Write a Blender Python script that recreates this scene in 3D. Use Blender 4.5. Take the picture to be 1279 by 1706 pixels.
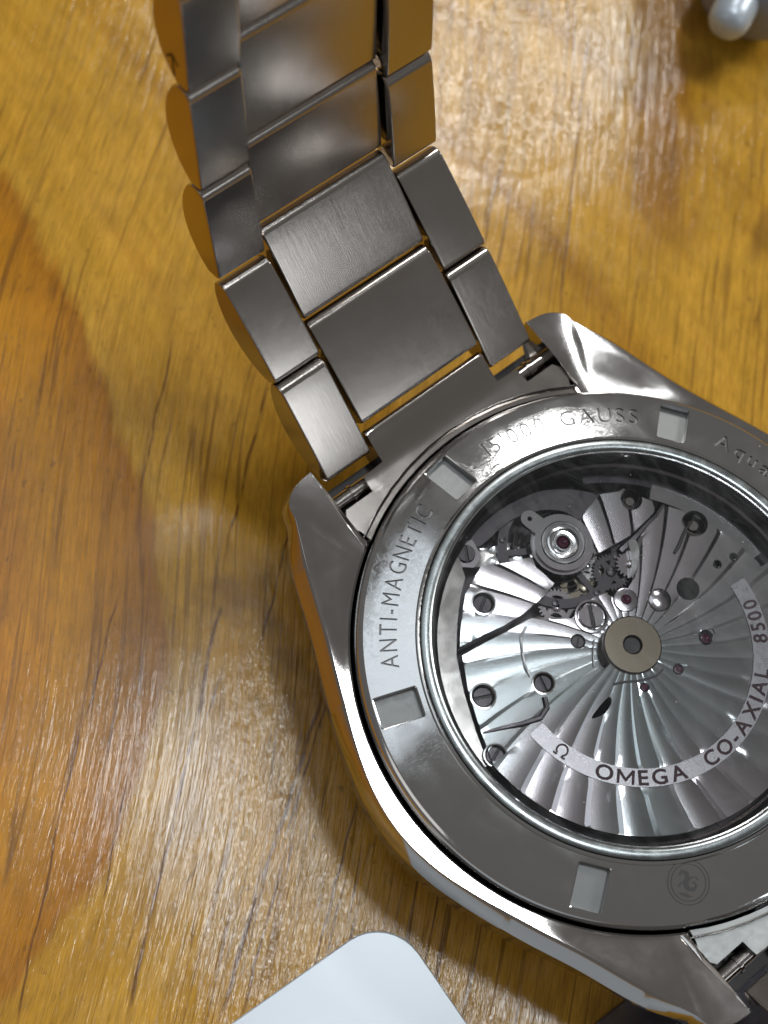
import bpy, bmesh, math, random
from mathutils import Vector, Matrix
from mathutils.geometry import delaunay_2d_cdt
random.seed(7)
PI = math.pi
MM = 0.001                      # all shapes below are written in millimetres, built in metres
for o in list(bpy.data.objects): bpy.data.objects.remove(o, do_unlink=True)
SC = bpy.context.scene
COL = SC.collection
# ------------------------------------------------------------------ camera
# the watch lies crystal-down; its case back is the plane z = 0, 12 o'clock is +y
cd = bpy.data.cameras.new("camera"); cam = bpy.data.objects.new("camera", cd); COL.objects.link(cam)
CAM = Vector((-46.336, -6.337, 111.135)) * MM
RX = Vector((0.77052, -0.62279, 0.13573)); RY = Vector((0.55088, 0.75777, 0.34974)); RZ = Vector((-0.32067, -0.19471, 0.92696))
cam.matrix_world = Matrix(((RX.x, RY.x, RZ.x, CAM.x), (RX.y, RY.y, RZ.y, CAM.y), (RX.z, RY.z, RZ.z, CAM.z), (0, 0, 0, 1)))
cd.sensor_width = 36; cd.lens = 36 * 3000 / 1706
cd.clip_start = 0.005; cd.clip_end = 20
cd.dof.use_dof = True; cd.dof.focus_distance = 0.1185; cd.dof.aperture_fstop = 42
SC.camera = cam
# ------------------------------------------------------------------ world, lamps, exposure
w = bpy.data.worlds.new("World"); SC.world = w; w.use_nodes = True
bg = w.node_tree.nodes["Background"]
bg.inputs["Color"].default_value = (1.0, 0.95, 0.90, 1); bg.inputs["Strength"].default_value = 0.15
SC.view_settings.view_transform = 'Standard'; SC.view_settings.look = 'None'
SC.view_settings.exposure = 0; SC.view_settings.gamma = 1
def lamp(name, pos, size, power, color=(1, 1, 1)):
    ld = bpy.data.lights.new(name, 'AREA'); ld.shape = 'RECTANGLE'; ld.size, ld.size_y = size
    ld.energy = power; ld.color = color
    o = bpy.data.objects.new(name, ld); COL.objects.link(o); o.location = pos
    z = Vector(pos).normalized(); x = (Vector((1, 0, 0)) - z * z.x).normalized(); y = z.cross(x)      # faces the watch, long side along y
    o.matrix_world = Matrix(((x.x, y.x, z.x, pos[0]), (x.y, y.y, z.y, pos[1]), (x.z, y.z, z.z, pos[2]), (0, 0, 0, 1)))
    return o
lamp("ceiling_lamp", (0.225, 0.05, 1.2), (0.14, 0.30), 3.0, (0.93, 0.97, 1.0))
lamp("ceiling_lamp", (0.72, 0.595, 1.2), (0.17, 0.19), 3.9, (1.0, 0.98, 0.95))
lamp("counter_lamp", (0.32, -1.00, 0.73), (0.20, 0.22), 0.55, (0.9, 0.96, 1.0))
lamp("added_ring_fill", (0.0, 0.42, 1.25), (0.55, 0.40), 0.75, (0.86, 0.94, 1.0))  # added soft fill, brightens the left of the case back ring
lamp("added_left_fill", (-0.95, 0.15, 0.8), (0.5, 0.5), 0.6, (1.0, 0.97, 0.93))  # added weak fill from the camera side for table and flanks
lamp("added_right_fill", (1.35, -0.30, 1.0), (0.45, 0.45), 11.0, (1.0, 0.98, 0.94))  # added fill: lights the wood without glare, throws shadow to the left

# ------------------------------------------------------------------ materials
def mat(name):
    m = bpy.data.materials.new(name); m.use_nodes = True
    return m, m.node_tree, m.node_tree.nodes["Principled BSDF"]
def N(nt, typ, **kw):
    n = nt.nodes.new(typ)
    for k, v in kw.items():
        if k in n.inputs: n.inputs[k].default_value = v
        else: setattr(n, k, v)
    return n
def L(nt, a, b): nt.links.new(a, b)
def M(nt, op, a, b=None, c=None, clamp=False):
    n = nt.nodes.new('ShaderNodeMath'); n.operation = op; n.use_clamp = clamp
    for i, x in enumerate((a, b, c)):
        if x is None: continue
        if isinstance(x, (int, float)): n.inputs[i].default_value = x
        else: nt.links.new(x, n.inputs[i])
    return n.outputs[0]
def mmcoord(nt, scale=(1, 1, 1)):
    tc = nt.nodes.new('ShaderNodeTexCoord'); mp = nt.nodes.new('ShaderNodeMapping')
    mp.inputs['Scale'].default_value = [s / MM for s in scale]
    nt.links.new(tc.outputs['Object'], mp.inputs['Vector']); return mp.outputs['Vector']
def noise(nt, vec, scale=1, detail=3, rough=.5, dist=0.0):
    n = N(nt, 'ShaderNodeTexNoise'); n.inputs['Scale'].default_value = scale; n.inputs['Detail'].default_value = detail
    n.inputs['Roughness'].default_value = rough; n.inputs['Distortion'].default_value = dist
    nt.links.new(vec, n.inputs['Vector']); return n.outputs['Fac']
def ramp(nt, fac, stops, interp='LINEAR'):
    r = nt.nodes.new('ShaderNodeValToRGB'); r.color_ramp.interpolation = interp
    e = r.color_ramp.elements
    while len(e) < len(stops): e.new(0.5)
    for i, (p, c) in enumerate(stops):
        e[i].position = p; e[i].color = (c, c, c, 1) if isinstance(c, (int, float)) else (*c, 1)
    nt.links.new(fac, r.inputs['Fac']); return r.outputs['Color']
def mix(nt, fac, a, b, mode='MIX'):
    n = nt.nodes.new('ShaderNodeMix'); n.data_type = 'RGBA'; n.blend_type = mode
    for s, x in ((0, fac), (6, a), (7, b)):
        if isinstance(x, tuple): n.inputs[s].default_value = (*x, 1)
        elif isinstance(x, (int, float)): n.inputs[s].default_value = x
        else: nt.links.new(x, n.inputs[s])
    return n.outputs[2]
def bump(nt, h, strength, dist, bs, prev=None):
    b = nt.nodes.new('ShaderNodeBump'); b.inputs['Strength'].default_value = strength; b.inputs['Distance'].default_value = dist * MM
    nt.links.new(h, b.inputs['Height'])
    if prev is not None: nt.links.new(prev, b.inputs['Normal'])
    if bs is not None: nt.links.new(b.outputs['Normal'], bs.inputs['Normal'])
    return b.outputs['Normal']
def plain0(name, col, rough):
    m, nt, bs = mat(name); bs.inputs['Base Color'].default_value = (*col, 1); bs.inputs['Roughness'].default_value = rough
    return m
def metal(name, col, rough, rvar=0.0, rscale=0.6, grain=None, gstr=0.0, gdist=0.01, scratch=0.0):
    m, nt, bs = mat(name)
    bs.inputs['Metallic'].default_value = 1; bs.inputs['Base Color'].default_value = (*col, 1); bs.inputs['Roughness'].default_value = rough
    if rvar:
        v = noise(nt, mmcoord(nt), rscale, 5, .65, .5)
        r = M(nt, 'MULTIPLY_ADD', ramp(nt, v, [(.38, 0), (.72, 1)]), rvar, rough)
        L(nt, r, bs.inputs['Roughness'])
    prev = None
    if grain:
        prev = bump(nt, noise(nt, mmcoord(nt, grain), 1, 4, .6), gstr, gdist, bs)
    if scratch:
        s = noise(nt, mmcoord(nt, (0.8, 7, 3)), 1.3, 2, .5, 1.5)
        s = ramp(nt, s, [(.485, 0), (.5, 1), (.515, 0)])
        bump(nt, s, scratch, 0.01, bs, prev)
    return m
steel_pol = metal("polished_steel", (.50, .48, .465), .09, .05, .3, None, 0, .01, .03)
steel_side = metal("polished_steel_side", (.44, .42, .40), .12, .06, .5)
steel_brush = metal("brushed_steel", (.40, .37, .345), .17, .03, .3, (22, .16, .16), .22, .012, .05)
steel_end = metal("end_link_steel", (.45, .42, .395), .13, .03, .4, (22, .2, .2), .12, .008)
steel_blast = metal("blasted_steel", (.27, .28, .28), .42, .1, 2.0, (9, 9, 9), .25, .02)
steel_dark = metal("dark_steel", (.055, .05, .053), .26, .2, .8)
steel_mov = metal("rhodium_plate", (.28, .262, .27), .15)
nt = steel_mov.node_tree; bs = nt.nodes["Principled BSDF"]
L(nt, mix(nt, ramp(nt, noise(nt, mmcoord(nt), .10, 1, .5), [(.42, 0), (.60, 1)]), (.50, .465, .48), (.44, .475, .48)), bs.inputs['Base Color'])  # pinkish and cyan diffraction sheen put into the base colour by noise
steel_band = metal("rhodium_band", (.29, .28, .29), .26, .06, 2.0, (12, 12, 12), .2, .01)
steel_bright = metal("bright_steel", (.70, .70, .70), .12, .1, 1.0)
hub_gold = metal("bronze_hub", (.25, .215, .165), .20)
engrave = metal("engraved_steel", (.20, .20, .205), .40)
etch = plain0("etched_steel", (.05, .05, .053), .5)
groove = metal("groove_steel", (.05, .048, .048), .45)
def plain(name, col, rough, spec=.5, **kw):
    m, nt, bs = mat(name); bs.inputs['Base Color'].default_value = (*col, 1); bs.inputs['Roughness'].default_value = rough
    for k, v in kw.items(): bs.inputs[k.replace('_', ' ')].default_value = v
    return m
casing_m = metal("casing_ring_steel", (.24, .215, .21), .25)
ruby = plain("ruby", (.10, .014, .04), .06, Coat_Weight=1.0)
ink = plain("burgundy_ink", (.05, .007, .014), .55)
gasket_m = metal("sapphire_edge", (.27, .295, .30), .20, .12, .8)
# display crystal: clear with a mirror sheen by angle
crystal_m = bpy.data.materials.new("sapphire"); crystal_m.use_nodes = True; nt = crystal_m.node_tree
for n in list(nt.nodes):
    if n.type != 'OUTPUT_MATERIAL': nt.nodes.remove(n)
out = [n for n in nt.nodes][0]
tr = N(nt, 'ShaderNodeBsdfTransparent'); gl = N(nt, 'ShaderNodeBsdfGlossy', Roughness=.02); fr = N(nt, 'ShaderNodeFresnel', IOR=1.62)
gl.inputs['Color'].default_value = (.85, .93, 1, 1); tr.inputs['Color'].default_value = (.96, .97, .98, 1)
ms = N(nt, 'ShaderNodeMixShader'); L(nt, fr.outputs[0], ms.inputs[0]); L(nt, tr.outputs[0], ms.inputs[1]); L(nt, gl.outputs[0], ms.inputs[2]); df = N(nt, 'ShaderNodeBsdfDiffuse'); df.inputs['Color'].default_value = (.75, .77, .8, 1)
hz = ramp(nt, noise(nt, mmcoord(nt, (.30, .14, 1)), 1, 5, .7, 1.2), [(.46, 0.004), (.70, .06)])      # grease film and fine dust on the sapphire
m2 = N(nt, 'ShaderNodeMixShader'); L(nt, hz, m2.inputs[0]); L(nt, ms.outputs[0], m2.inputs[1]); L(nt, df.outputs[0], m2.inputs[2]); L(nt, m2.outputs[0], out.inputs['Surface'])

# caseback ring: polished steel with finger smears
ring_m, nt, bs = mat("smeared_polished_steel")
bs.inputs['Metallic'].default_value = 1
v = mmcoord(nt)
hair = ramp(nt, noise(nt, mmcoord(nt, (1.2, 9, 3)), .9, 2, .5, 2.0), [(.49, 0), (.5, 1), (.51, 0)])
soft = ramp(nt, noise(nt, v, .35, 3, .5, .8), [(.40, 0), (.70, 1)])
L(nt, M(nt, 'MULTIPLY_ADD', soft, .06, .07), bs.inputs['Roughness'])
bs.inputs['Base Color'].default_value = (.60, .61, .62, 1)
smear = M(nt, 'MULTIPLY', ramp(nt, noise(nt, v, 1.6, 5, .75, 1.5), [(.42, 0), (.62, 1)]), .22)
dist_ = N(nt, 'ShaderNodeVectorMath', operation='DISTANCE'); L(nt, v, dist_.inputs[0]); dist_.inputs[1].default_value = (-11.5, 11.8, -.5)
near = ramp(nt, M(nt, 'MULTIPLY', dist_.outputs['Value'], .1), [(.2, 1), (.65, 0)])        # a finger smear on the upper left of the ring
L(nt, M(nt, 'ADD', M(nt, 'MULTIPLY_ADD', soft, .06, .07), M(nt, 'MULTIPLY', smear, near)), bs.inputs['Roughness'])
bh = bump(nt, hair, .05, .01, None)
bump(nt, noise(nt, v, .30, 2, .5), .10, .06, bs, bh)

# varnished wood table
wood, nt, bs = mat("varnished_pine")
co = mmcoord(nt)
sep = N(nt, 'ShaderNodeSeparateXYZ'); L(nt, co, sep.inputs[0])
X, Y = sep.outputs[0], sep.outputs[1]
warp = noise(nt, co, .025, 0, .5)
g = M(nt, 'ADD', M(nt, 'MULTIPLY', X, .744), M(nt, 'MULTIPLY', Y, .669))           # along the grain, mm
c = M(nt, 'ADD', M(nt, 'MULTIPLY', X, -.669), M(nt, 'MULTIPLY', Y, .744))          # across the grain, mm
c_raw = c
c = M(nt, 'ADD', c, M(nt, 'MULTIPLY_ADD', warp, 6, -3))
g6 = M(nt, 'ADD', g, 6)
vv = M(nt, 'SUBTRACT', c, M(nt, 'MULTIPLY', M(nt, 'MULTIPLY', g6, g6), .013))       # growth ring coordinate, mm
def comb(x, y, z=0.0):
    n = nt.nodes.new('ShaderNodeCombineXYZ')
    for i, q in enumerate((x, y, z)):
        if isinstance(q, (int, float)): n.inputs[i].default_value = q
        else: nt.links.new(q, n.inputs[i])
    return n.outputs[0]
def aniso(sc, sg, z=0.0, src=None): return comb(M(nt, 'MULTIPLY', src if src is not None else c, sc), M(nt, 'MULTIPLY', g, sg), z)
base = ramp(nt, noise(nt, aniso(.16, .022, 3.0, vv), 1, 5, .6, .1), [(.28, (.45, .215, .020)), (.46, (.58, .305, .030)), (.60, (.66, .360, .044)), (.78, (.53, .250, .026))])
edgen = noise(nt, aniso(.5, .12, 5.0), 1, 3, .6)
vm = M(nt, 'ADD', vv, M(nt, 'MULTIPLY_ADD', edgen, 5, -2.5))
heart = ramp(nt, M(nt, 'MULTIPLY_ADD', vm, 1 / 20, -1.15), [(.39, 0), (.45, 1)])        # orange late wood on the left
hr = ramp(nt, M(nt, 'MULTIPLY_ADD', vm, 1 / 20, -1.15), [(.42, (.42, .165, .012)), (.55, (.52, .215, .010)), (.78, (.64, .280, .008)), (1.0, (.57, .225, .007))])
colr = mix(nt, M(nt, 'MULTIPLY', heart, .95), base, hr)
# brown streak on the right
st = M(nt, 'MULTIPLY', ramp(nt, M(nt, 'MULTIPLY_ADD', M(nt, 'ADD', c, M(nt, 'MULTIPLY_ADD', edgen, 8, -4)), 1 / 20, .55), [(.30, 0), (.42, 1), (.55, 1), (.66, 0)]), ramp(nt, M(nt, 'MULTIPLY_ADD', g, 1 / 40, -.6), [(.30, 0), (.45, 1)]))
colr = mix(nt, M(nt, 'MULTIPLY', st, .65), colr, (.25, .095, .022))
# fine fibres, dark pores, drag lines and specks
def spot(c0, g0, rc, rg):
    dc = M(nt, 'DIVIDE', M(nt, 'SUBTRACT', c, c0), rc); dg = M(nt, 'DIVIDE', M(nt, 'SUBTRACT', g, g0), rg)
    return ramp(nt, M(nt, 'ADD', M(nt, 'MULTIPLY', dc, dc), M(nt, 'MULTIPLY', dg, dg)), [(0.25, 1), (1.0, 0)])
fib = noise(nt, aniso(9.0, .45, 1.0), 1, 4, .75)
colr = mix(nt, .6, colr, ramp(nt, fib, [(.36, .55), (.5, 1.0), (.64, 1.22)]), 'MULTIPLY')
fib2 = noise(nt, aniso(2.2, .10, 4.0), 1, 4, .65)
colr = mix(nt, .5, colr, ramp(nt, fib2, [(.34, .68), (.5, 1.0), (.66, 1.12)]), 'MULTIPLY')
wear = M(nt, 'MAXIMUM', spot(13, -9, 15, 30), M(nt, 'MULTIPLY', spot(13, 58, 12, 17), .8))      # the scuffed, ridged area
pore = ramp(nt, noise(nt, aniso(2.4, .075, 7.0), 1, 3, .6, .1), [(.575, 0), (.63, 1)])
patch = ramp(nt, noise(nt, aniso(.05, .03, 9.0), 1, 2), [(.42, .1), (.6, .8)])
porem = M(nt, 'MULTIPLY', pore, M(nt, 'MAXIMUM', patch, wear))
colr = mix(nt, M(nt, 'MULTIPLY', porem, .72), colr, (.12, .045, .010))
line = ramp(nt, noise(nt, aniso(.30, .006, 13.0), 1, 3, .55, .05), [(.488, 0), (.497, 1), (.506, 0)])
wob = M(nt, 'MULTIPLY_ADD', noise(nt, comb(M(nt, 'MULTIPLY', c_raw, .15), M(nt, 'MULTIPLY', g, .22), 40.0), 1, 2, .5), .8, -.4)
crk = None
for ci, sl, g0, g1, wd in ((28.0, -.02, -29, 3, .17), (27.4, -.16, -10, -3, .11), (22.3, -.135, -28, -3, .19), (20.9, -.10, -28, -14, .13), (20.2, -.12, -17, 4, .10), (35.1, .01, -31, -8, .10), (34.9, .0, 8, 22, .10), (27.8, -.03, 4, 20, .13), (26.3, -.3, -20, -16.5, .15), (35.2, -.05, -10, 1, .09), (16.6, -.08, -26, 8, .10), (24.3, -.08, -2, 12, .11), (31.2, .02, -24, -12, .09), (13.2, -.05, 26, 44, .12), (6.0, .03, 30, 58, .12)):
    d = M(nt, 'DIVIDE', M(nt, 'ABSOLUTE', M(nt, 'ADD', M(nt, 'SUBTRACT', M(nt, 'SUBTRACT', c_raw, ci), M(nt, 'MULTIPLY', M(nt, 'SUBTRACT', g, g0), sl)), wob)), wd)
    win = M(nt, 'MINIMUM', M(nt, 'MULTIPLY', M(nt, 'SUBTRACT', g, g0), .4, clamp=True), M(nt, 'MULTIPLY', M(nt, 'SUBTRACT', g1, g), .4, clamp=True), clamp=True)
    k_ = M(nt, 'MULTIPLY', M(nt, 'SUBTRACT', 1.25, d, clamp=True), win)
    crk = k_ if crk is None else M(nt, 'MAXIMUM', crk, k_)
crk = M(nt, 'MULTIPLY', crk, ramp(nt, noise(nt, aniso(.3, .35, 44.0), 1, 2, .6), [(.34, .25), (.5, 1)]))
colr = mix(nt, M(nt, 'MULTIPLY', crk, .82), colr, (.10, .032, .010))
linem = M(nt, 'MULTIPLY', line, ramp(nt, noise(nt, aniso(.1, .03, 15.0), 1, 2), [(.40, .15), (.55, 1)]))
colr = mix(nt, M(nt, 'MULTIPLY', linem, .7), colr, (.13, .045, .010))
speck = ramp(nt, noise(nt, aniso(1.6, .9, 17.0), 1, 3, .6), [(.62, 0), (.70, 1)])
speckm = M(nt, 'MULTIPLY', speck, ramp(nt, noise(nt, aniso(.06, .04, 18.0), 1, 2), [(.40, 0), (.6, 1)]))
colr = mix(nt, M(nt, 'MULTIPLY', speckm, .5), colr, (.15, .07, .018))
knot = ramp(nt, noise(nt, comb(c, g, 3.3), .07, 3, .6, .6), [(.64, 0), (.72, 1)])
colr = mix(nt, M(nt, 'MULTIPLY', knot, .45), colr, (.17, .075, .02))
blotch = noise(nt, aniso(.22, .16, 21.0), 1, 5, .7)
colr = mix(nt, .45, colr, ramp(nt, blotch, [(.3, .58), (.7, 1.2)]), 'MULTIPLY')
L(nt, colr, bs.inputs['Base Color'])
rv = noise(nt, co, .22, 4, .6)
L(nt, M(nt, 'MULTIPLY_ADD', rv, .12, .06), bs.inputs['Roughness'])
bs.inputs['IOR'].default_value = 1.5
peel = noise(nt, comb(M(nt, 'MULTIPLY', c, 1.0), M(nt, 'MULTIPLY', g, .6)), 1.0, 4, .6)
ridge = noise(nt, aniso(1.9, .13, 31.0), 1, 4, .7)
dent = M(nt, 'MULTIPLY_ADD', wear, .8, .2)
b1 = bump(nt, M(nt, 'MULTIPLY', peel, dent), .40, .12, None)
b2 = bump(nt, M(nt, 'MULTIPLY', ridge, dent), .85, .14, None, b1)
bump(nt, M(nt, 'MAXIMUM', M(nt, 'MAXIMUM', linem, porem), crk), -.8, .13, bs, b2)

# silvery card
card_m, nt, bs = mat("silver_card")
bs.inputs['Base Color'].default_value = (.62, .69, .76, 1); bs.inputs['Metallic'].default_value = .08; bs.inputs['Roughness'].default_value = .27
bump(nt, noise(nt, mmcoord(nt), 5, 3, .7), .10, .02, bs)
plate_m = metal("gunmetal_plate", (.20, .20, .23), .24, .04, .25)
tool_m = plain("satin_silver", (.25, .28, .35), .42, Metallic=.35)
tip_m = plain("pale_silver", (.50, .57, .64), .35, Metallic=.3)

# ------------------------------------------------------------------ mesh helpers (millimetres in, metres out)
def build(name, verts, faces, m, parent=None, smooth=35, mats=None, fmat=None, label=None, wn=False):
    me = bpy.data.meshes.new(name)
    me.from_pydata([(x * MM, y * MM, z * MM) for x, y, z in verts], [], faces)
    for mm in (mats or [m]): me.materials.append(mm)
    if fmat: me.polygons.foreach_set('material_index', fmat)
    bm = bmesh.new(); bm.from_mesh(me); bmesh.ops.recalc_face_normals(bm, faces=bm.faces); bm.to_mesh(me); bm.free()
    if smooth:
        me.shade_smooth(); me.set_sharp_from_angle(angle=math.radians(smooth))
    o = bpy.data.objects.new(name, me); COL.objects.link(o)
    if parent is not None:
        o.parent = parent; o.matrix_parent_inverse = Matrix.Translation(-BASE[parent.name])
    if label: o['label'] = label
    if wn:
        md = o.modifiers.new('weighted', 'WEIGHTED_NORMAL'); md.keep_sharp = True; md.weight = 80
    return o
BASE = {}
def ensure_base(o, v=(0, 0, 0)): BASE[o.name] = Vector(v)
class Geo:
    def __init__(s): s.v = []; s.f = []; s.m = []
    def add(s, v, f, m=0):
        n = len(s.v); s.v += [tuple(q) for q in v]; s.f += [tuple(i + n for i in q) for q in f]; s.m += [m] * len(f)
    def lathe(s, prof, seg=96, center=(0, 0), m=0, closed=False, a0=0, a1=2 * PI):
        full = abs(a1 - a0 - 2 * PI) < 1e-6; k = seg if full else seg + 1; v = []; f = []
        for r, z in prof:
            for i in range(k):
                a = a0 + (a1 - a0) * i / seg; v.append((center[0] + r * math.cos(a), center[1] + r * math.sin(a), z))
        for j in range(len(prof) - 1 + (1 if closed else 0)):
            j2 = (j + 1) % len(prof)
            for i in range(seg):
                i2 = (i + 1) % k; f.append((j * k + i, j * k + i2, j2 * k + i2, j2 * k + i))
        s.add(v, f, m)
    def disc(s, r, z, seg=48, center=(0, 0), m=0):
        s.add([(center[0] + r * math.cos(2 * PI * i / seg), center[1] + r * math.sin(2 * PI * i / seg), z) for i in range(seg)], [tuple(range(seg))], m)
    def prism(s, poly, z0, z1, m=0):
        n = len(poly)
        s.add([(x, y, z0) for x, y in poly] + [(x, y, z1) for x, y in poly],
              [tuple(range(n))[::-1], tuple(range(n, 2 * n))] + [(i, (i + 1) % n, n + (i + 1) % n, n + i) for i in range(n)], m)
    def tube(s, pts, r, seg=8, m=0, cap=True):
        v = []; f = []; pts = [Vector(p) for p in pts]
        rr = r if isinstance(r, (list, tuple)) else [r] * len(pts)
        for i, p in enumerate(pts):
            t = (pts[min(i + 1, len(pts) - 1)] - pts[max(i - 1, 0)]).normalized()
            u = t.cross(Vector((0, 0, 1)));
            if u.length < 1e-3: u = t.cross(Vector((1, 0, 0)))
            u.normalize(); w_ = t.cross(u)
            for k in range(seg):
                a = 2 * PI * k / seg; v.append(p + rr[i] * (math.cos(a) * u + math.sin(a) * w_))
        for i in range(len(pts) - 1):
            for k in range(seg):
                k2 = (k + 1) % seg; f.append((i * seg + k, i * seg + k2, (i + 1) * seg + k2, (i + 1) * seg + k))
        if cap: f += [tuple(range(seg)), tuple(range((len(pts) - 1) * seg, len(pts) * seg))]
        s.add(v, f, m)
    def make(s, name, m, parent=None, smooth=35, mats=None, label=None, wn=False):
        return build(name, s.v, s.f, m, parent, smooth, mats, s.m if mats else None, label, wn)
def thing(name, label, cat, loc, group=None):
    o = bpy.data.objects.new(name, None); o.empty_display_size = .005; COL.objects.link(o)
    o.location = Vector(loc) * MM; ensure_base(o, Vector(loc) * MM)
    o['label'] = label; o['category'] = cat
    if group: o['group'] = group
    return o
def part_base(o, parent): BASE[o.name] = Vector((0, 0, 0)); return o       # a part's own origin is the world origin

# ------------------------------------------------------------------ table
ZT = -12.8
tg = Geo(); tg.add([(-400, -400, ZT), (600, -400, ZT), (600, 600, ZT), (-400, 600, ZT)], [(0, 1, 2, 3)])
tg.add([(-400, -400, ZT - 25), (600, -400, ZT - 25), (600, 600, ZT - 25), (-400, 600, ZT - 25)], [(3, 2, 1, 0)])
tg.add([(x, y, z) for z in (ZT, ZT - 25) for x, y in ((-400, -400), (600, -400), (600, 600), (-400, 600))], [(i, (i + 1) % 4, 4 + (i + 1) % 4, 4 + i) for i in range(4)])
table = tg.make("table", wood, smooth=0); table['kind'] = 'structure'

# ------------------------------------------------------------------ watch: case
watch = thing("wristwatch", "steel wristwatch lying crystal down with its glass case back up and bracelet raised", "watch", (0, 0, ZT))
Q = [(20.15, 0, 0), (19.8, 3, 8.5), (18.85, 6.0, 18), (17.4, 9.4, 28), (15.7, 13.3, 40), (14.1, 17.4, 50), (12.7, 20.4, 55.5), (12.35, 21.5, 56.8), (11.3, 22.2, 57.6), (9.75, 22.45, 58.3), (9.75, 20.4, 58.9), (9.75, 18.2, 59.5), (9.75, 16.66, 60.2)]
W = [(20.65, 0), (20.3, 3.1), (19.4, 6.2), (18.02, 9.8), (16.3, 13.7), (14.7, 17.8), (13.0, 20.5), (12.5, 21.7), (11.5, 22.4), (9.75, 22.6), (9.75, 20.4), (9.75, 18.2), (9.75, 16.66)]
def refine(lst, k=3):
    # linear sub-sampling except round the lug tip, keeps the loft smooth
    return lst
def ztop(x, y):
    t = max(0, min(1, (abs(y) - 9) / 12.0)); t = t * t * (3 - 2 * t); return -2.05 + 1.0 * t
def zlow(y): t = max(0, min(1, (abs(y) - 11) / 11.0)); return -9.2 + 4.6 * t
quart = []
for (x, y, a), (wx, wy) in zip(Q, W): quart.append((x, y, wx, wy, a))
arc = []
for i in range(1, 6):
    a = 60.2 + (90 - 60.2) * i / 5; r = 19.3
    arc.append((r * math.cos(math.radians(a)), r * math.sin(math.radians(a)), r * math.cos(math.radians(a)), r * math.sin(math.radians(a)), a))
def catmull(pts, sub, mirror=True):
    res = []
    n = len(pts)
    for i in range(n - 1):
        p0 = pts[max(i - 1, 0)] if (i > 0 or not mirror) else tuple([pts[1][0], -pts[1][1], pts[1][2], -pts[1][3], -pts[1][4]])
        p1, p2, p3 = pts[i], pts[i + 1], pts[min(i + 2, n - 1)]
        for s in range(sub):
            t = s / sub
            res.append(tuple(.5 * ((2 * b) + (-a + c_) * t + (2 * a - 5 * b + 4 * c_ - d) * t * t + (-a + 3 * b - 3 * c_ + d) * t ** 3) for a, b, c_, d in zip(p0, p1, p2, p3)))
    res.append(pts[-1]); return res
quart = catmull(quart[:7], 12)[:-1] + catmull(quart[6:10], 4, False)[:-1] + quart[9:] + arc          # 0..90 degrees
half = quart + [(-x, y, -wx, wy, 180 - a) for x, y, wx, wy, a in reversed(quart[:-1])]
loop = half + [(x, -y, wx, -wy, -a) for x, y, wx, wy, a in reversed(half[1:-1])]
n = len(loop)
def circ(r, z, lst): return [(r * math.cos(math.radians(a)), r * math.sin(math.radians(a)), z) for *_, a in lst]
def notch(i):
    x, y, wx, wy, a = loop[i]; return abs(x) <= 9.76 and abs(y) > 16.5
levels = []
levels.append(circ(18.72, -4.0, loop)); levels.append(circ(18.78, -2.15, loop)); levels.append(circ(18.95, -2.02, loop))
def tp(y, k):
    t = max(0, min(1, (abs(y) - 15) / 7.0)); return k - .085 * t
def lev(f, zf): return [(*f(x, y, wx, wy), zf(x, y)) for x, y, wx, wy, a in loop]
for q in (.35, .7, 1.0):
    def tq(x, y, wx, wy, a, q=q):
        tx, ty = x - .12 * (wx - x), y - .12 * (wy - y); ix, iy = 18.95 * math.cos(math.radians(a)), 18.95 * math.sin(math.radians(a))
        return (ix + (tx - ix) * q, iy + (ty - iy) * q, -2.02 + (ztop(x, y) + 2.02) * q * q * (3 - 2 * q))
    levels.append([tq(*p) for p in loop])
levels.append(lev(lambda x, y, wx, wy: (x + .18 * (wx - x), y + .18 * (wy - y)), lambda x, y: ztop(x, y) - .20))
levels.append(lev(lambda x, y, wx, wy: (wx, wy), lambda x, y: ztop(x, y) - 1.35))
levels.append(lev(lambda x, y, wx, wy: (wx, wy), lambda x, y: ztop(x, y) - 1.9))
levels.append(lev(lambda x, y, wx, wy: (wx * tp(y, .97), wy * tp(y, .975)), lambda x, y: min(zlow(y) + .9, ztop(x, y) - 2.2)))
levels.append(lev(lambda x, y, wx, wy: (wx * tp(y, .93), wy * tp(y, .94)), lambda x, y: min(zlow(y), ztop(x, y) - 2.6)))
levels.append(circ(18.7, -9.35, loop)); levels.append(circ(18.6, -11.2, loop)); levels.append(circ(17.9, -12.1, loop)); levels.append(circ(16.6, -12.45, loop))
G = Geo(); vs = []; fs = []
for lv in levels: vs += lv
for j in range(len(levels) - 1):
    for i in range(n):
        i2 = (i + 1) % n; fs.append((j * n + i, j * n + i2, (j + 1) * n + i2, (j + 1) * n + i))
G.add(vs, fs)
case = G.make("case", steel_pol, watch, smooth=26)
bv = case.modifiers.new("bevel", 'BEVEL'); bv.width = .12 * MM; bv.segments = 2; bv.limit_method = 'ANGLE'; bv.angle_limit = math.radians(40)
wm = case.modifiers.new('weighted', 'WEIGHTED_NORMAL'); wm.keep_sharp = True
# front crystal under the case
G = Geo(); G.lathe([(16.6, -12.45), (14, -12.68), (8, -12.78), (0.01, -12.79)], 64); G.lathe([(16.6, -12.45), (16.6, -11.5), (0.01, -11.5)], 64)
G.make("front_crystal", steel_dark, watch)
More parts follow.
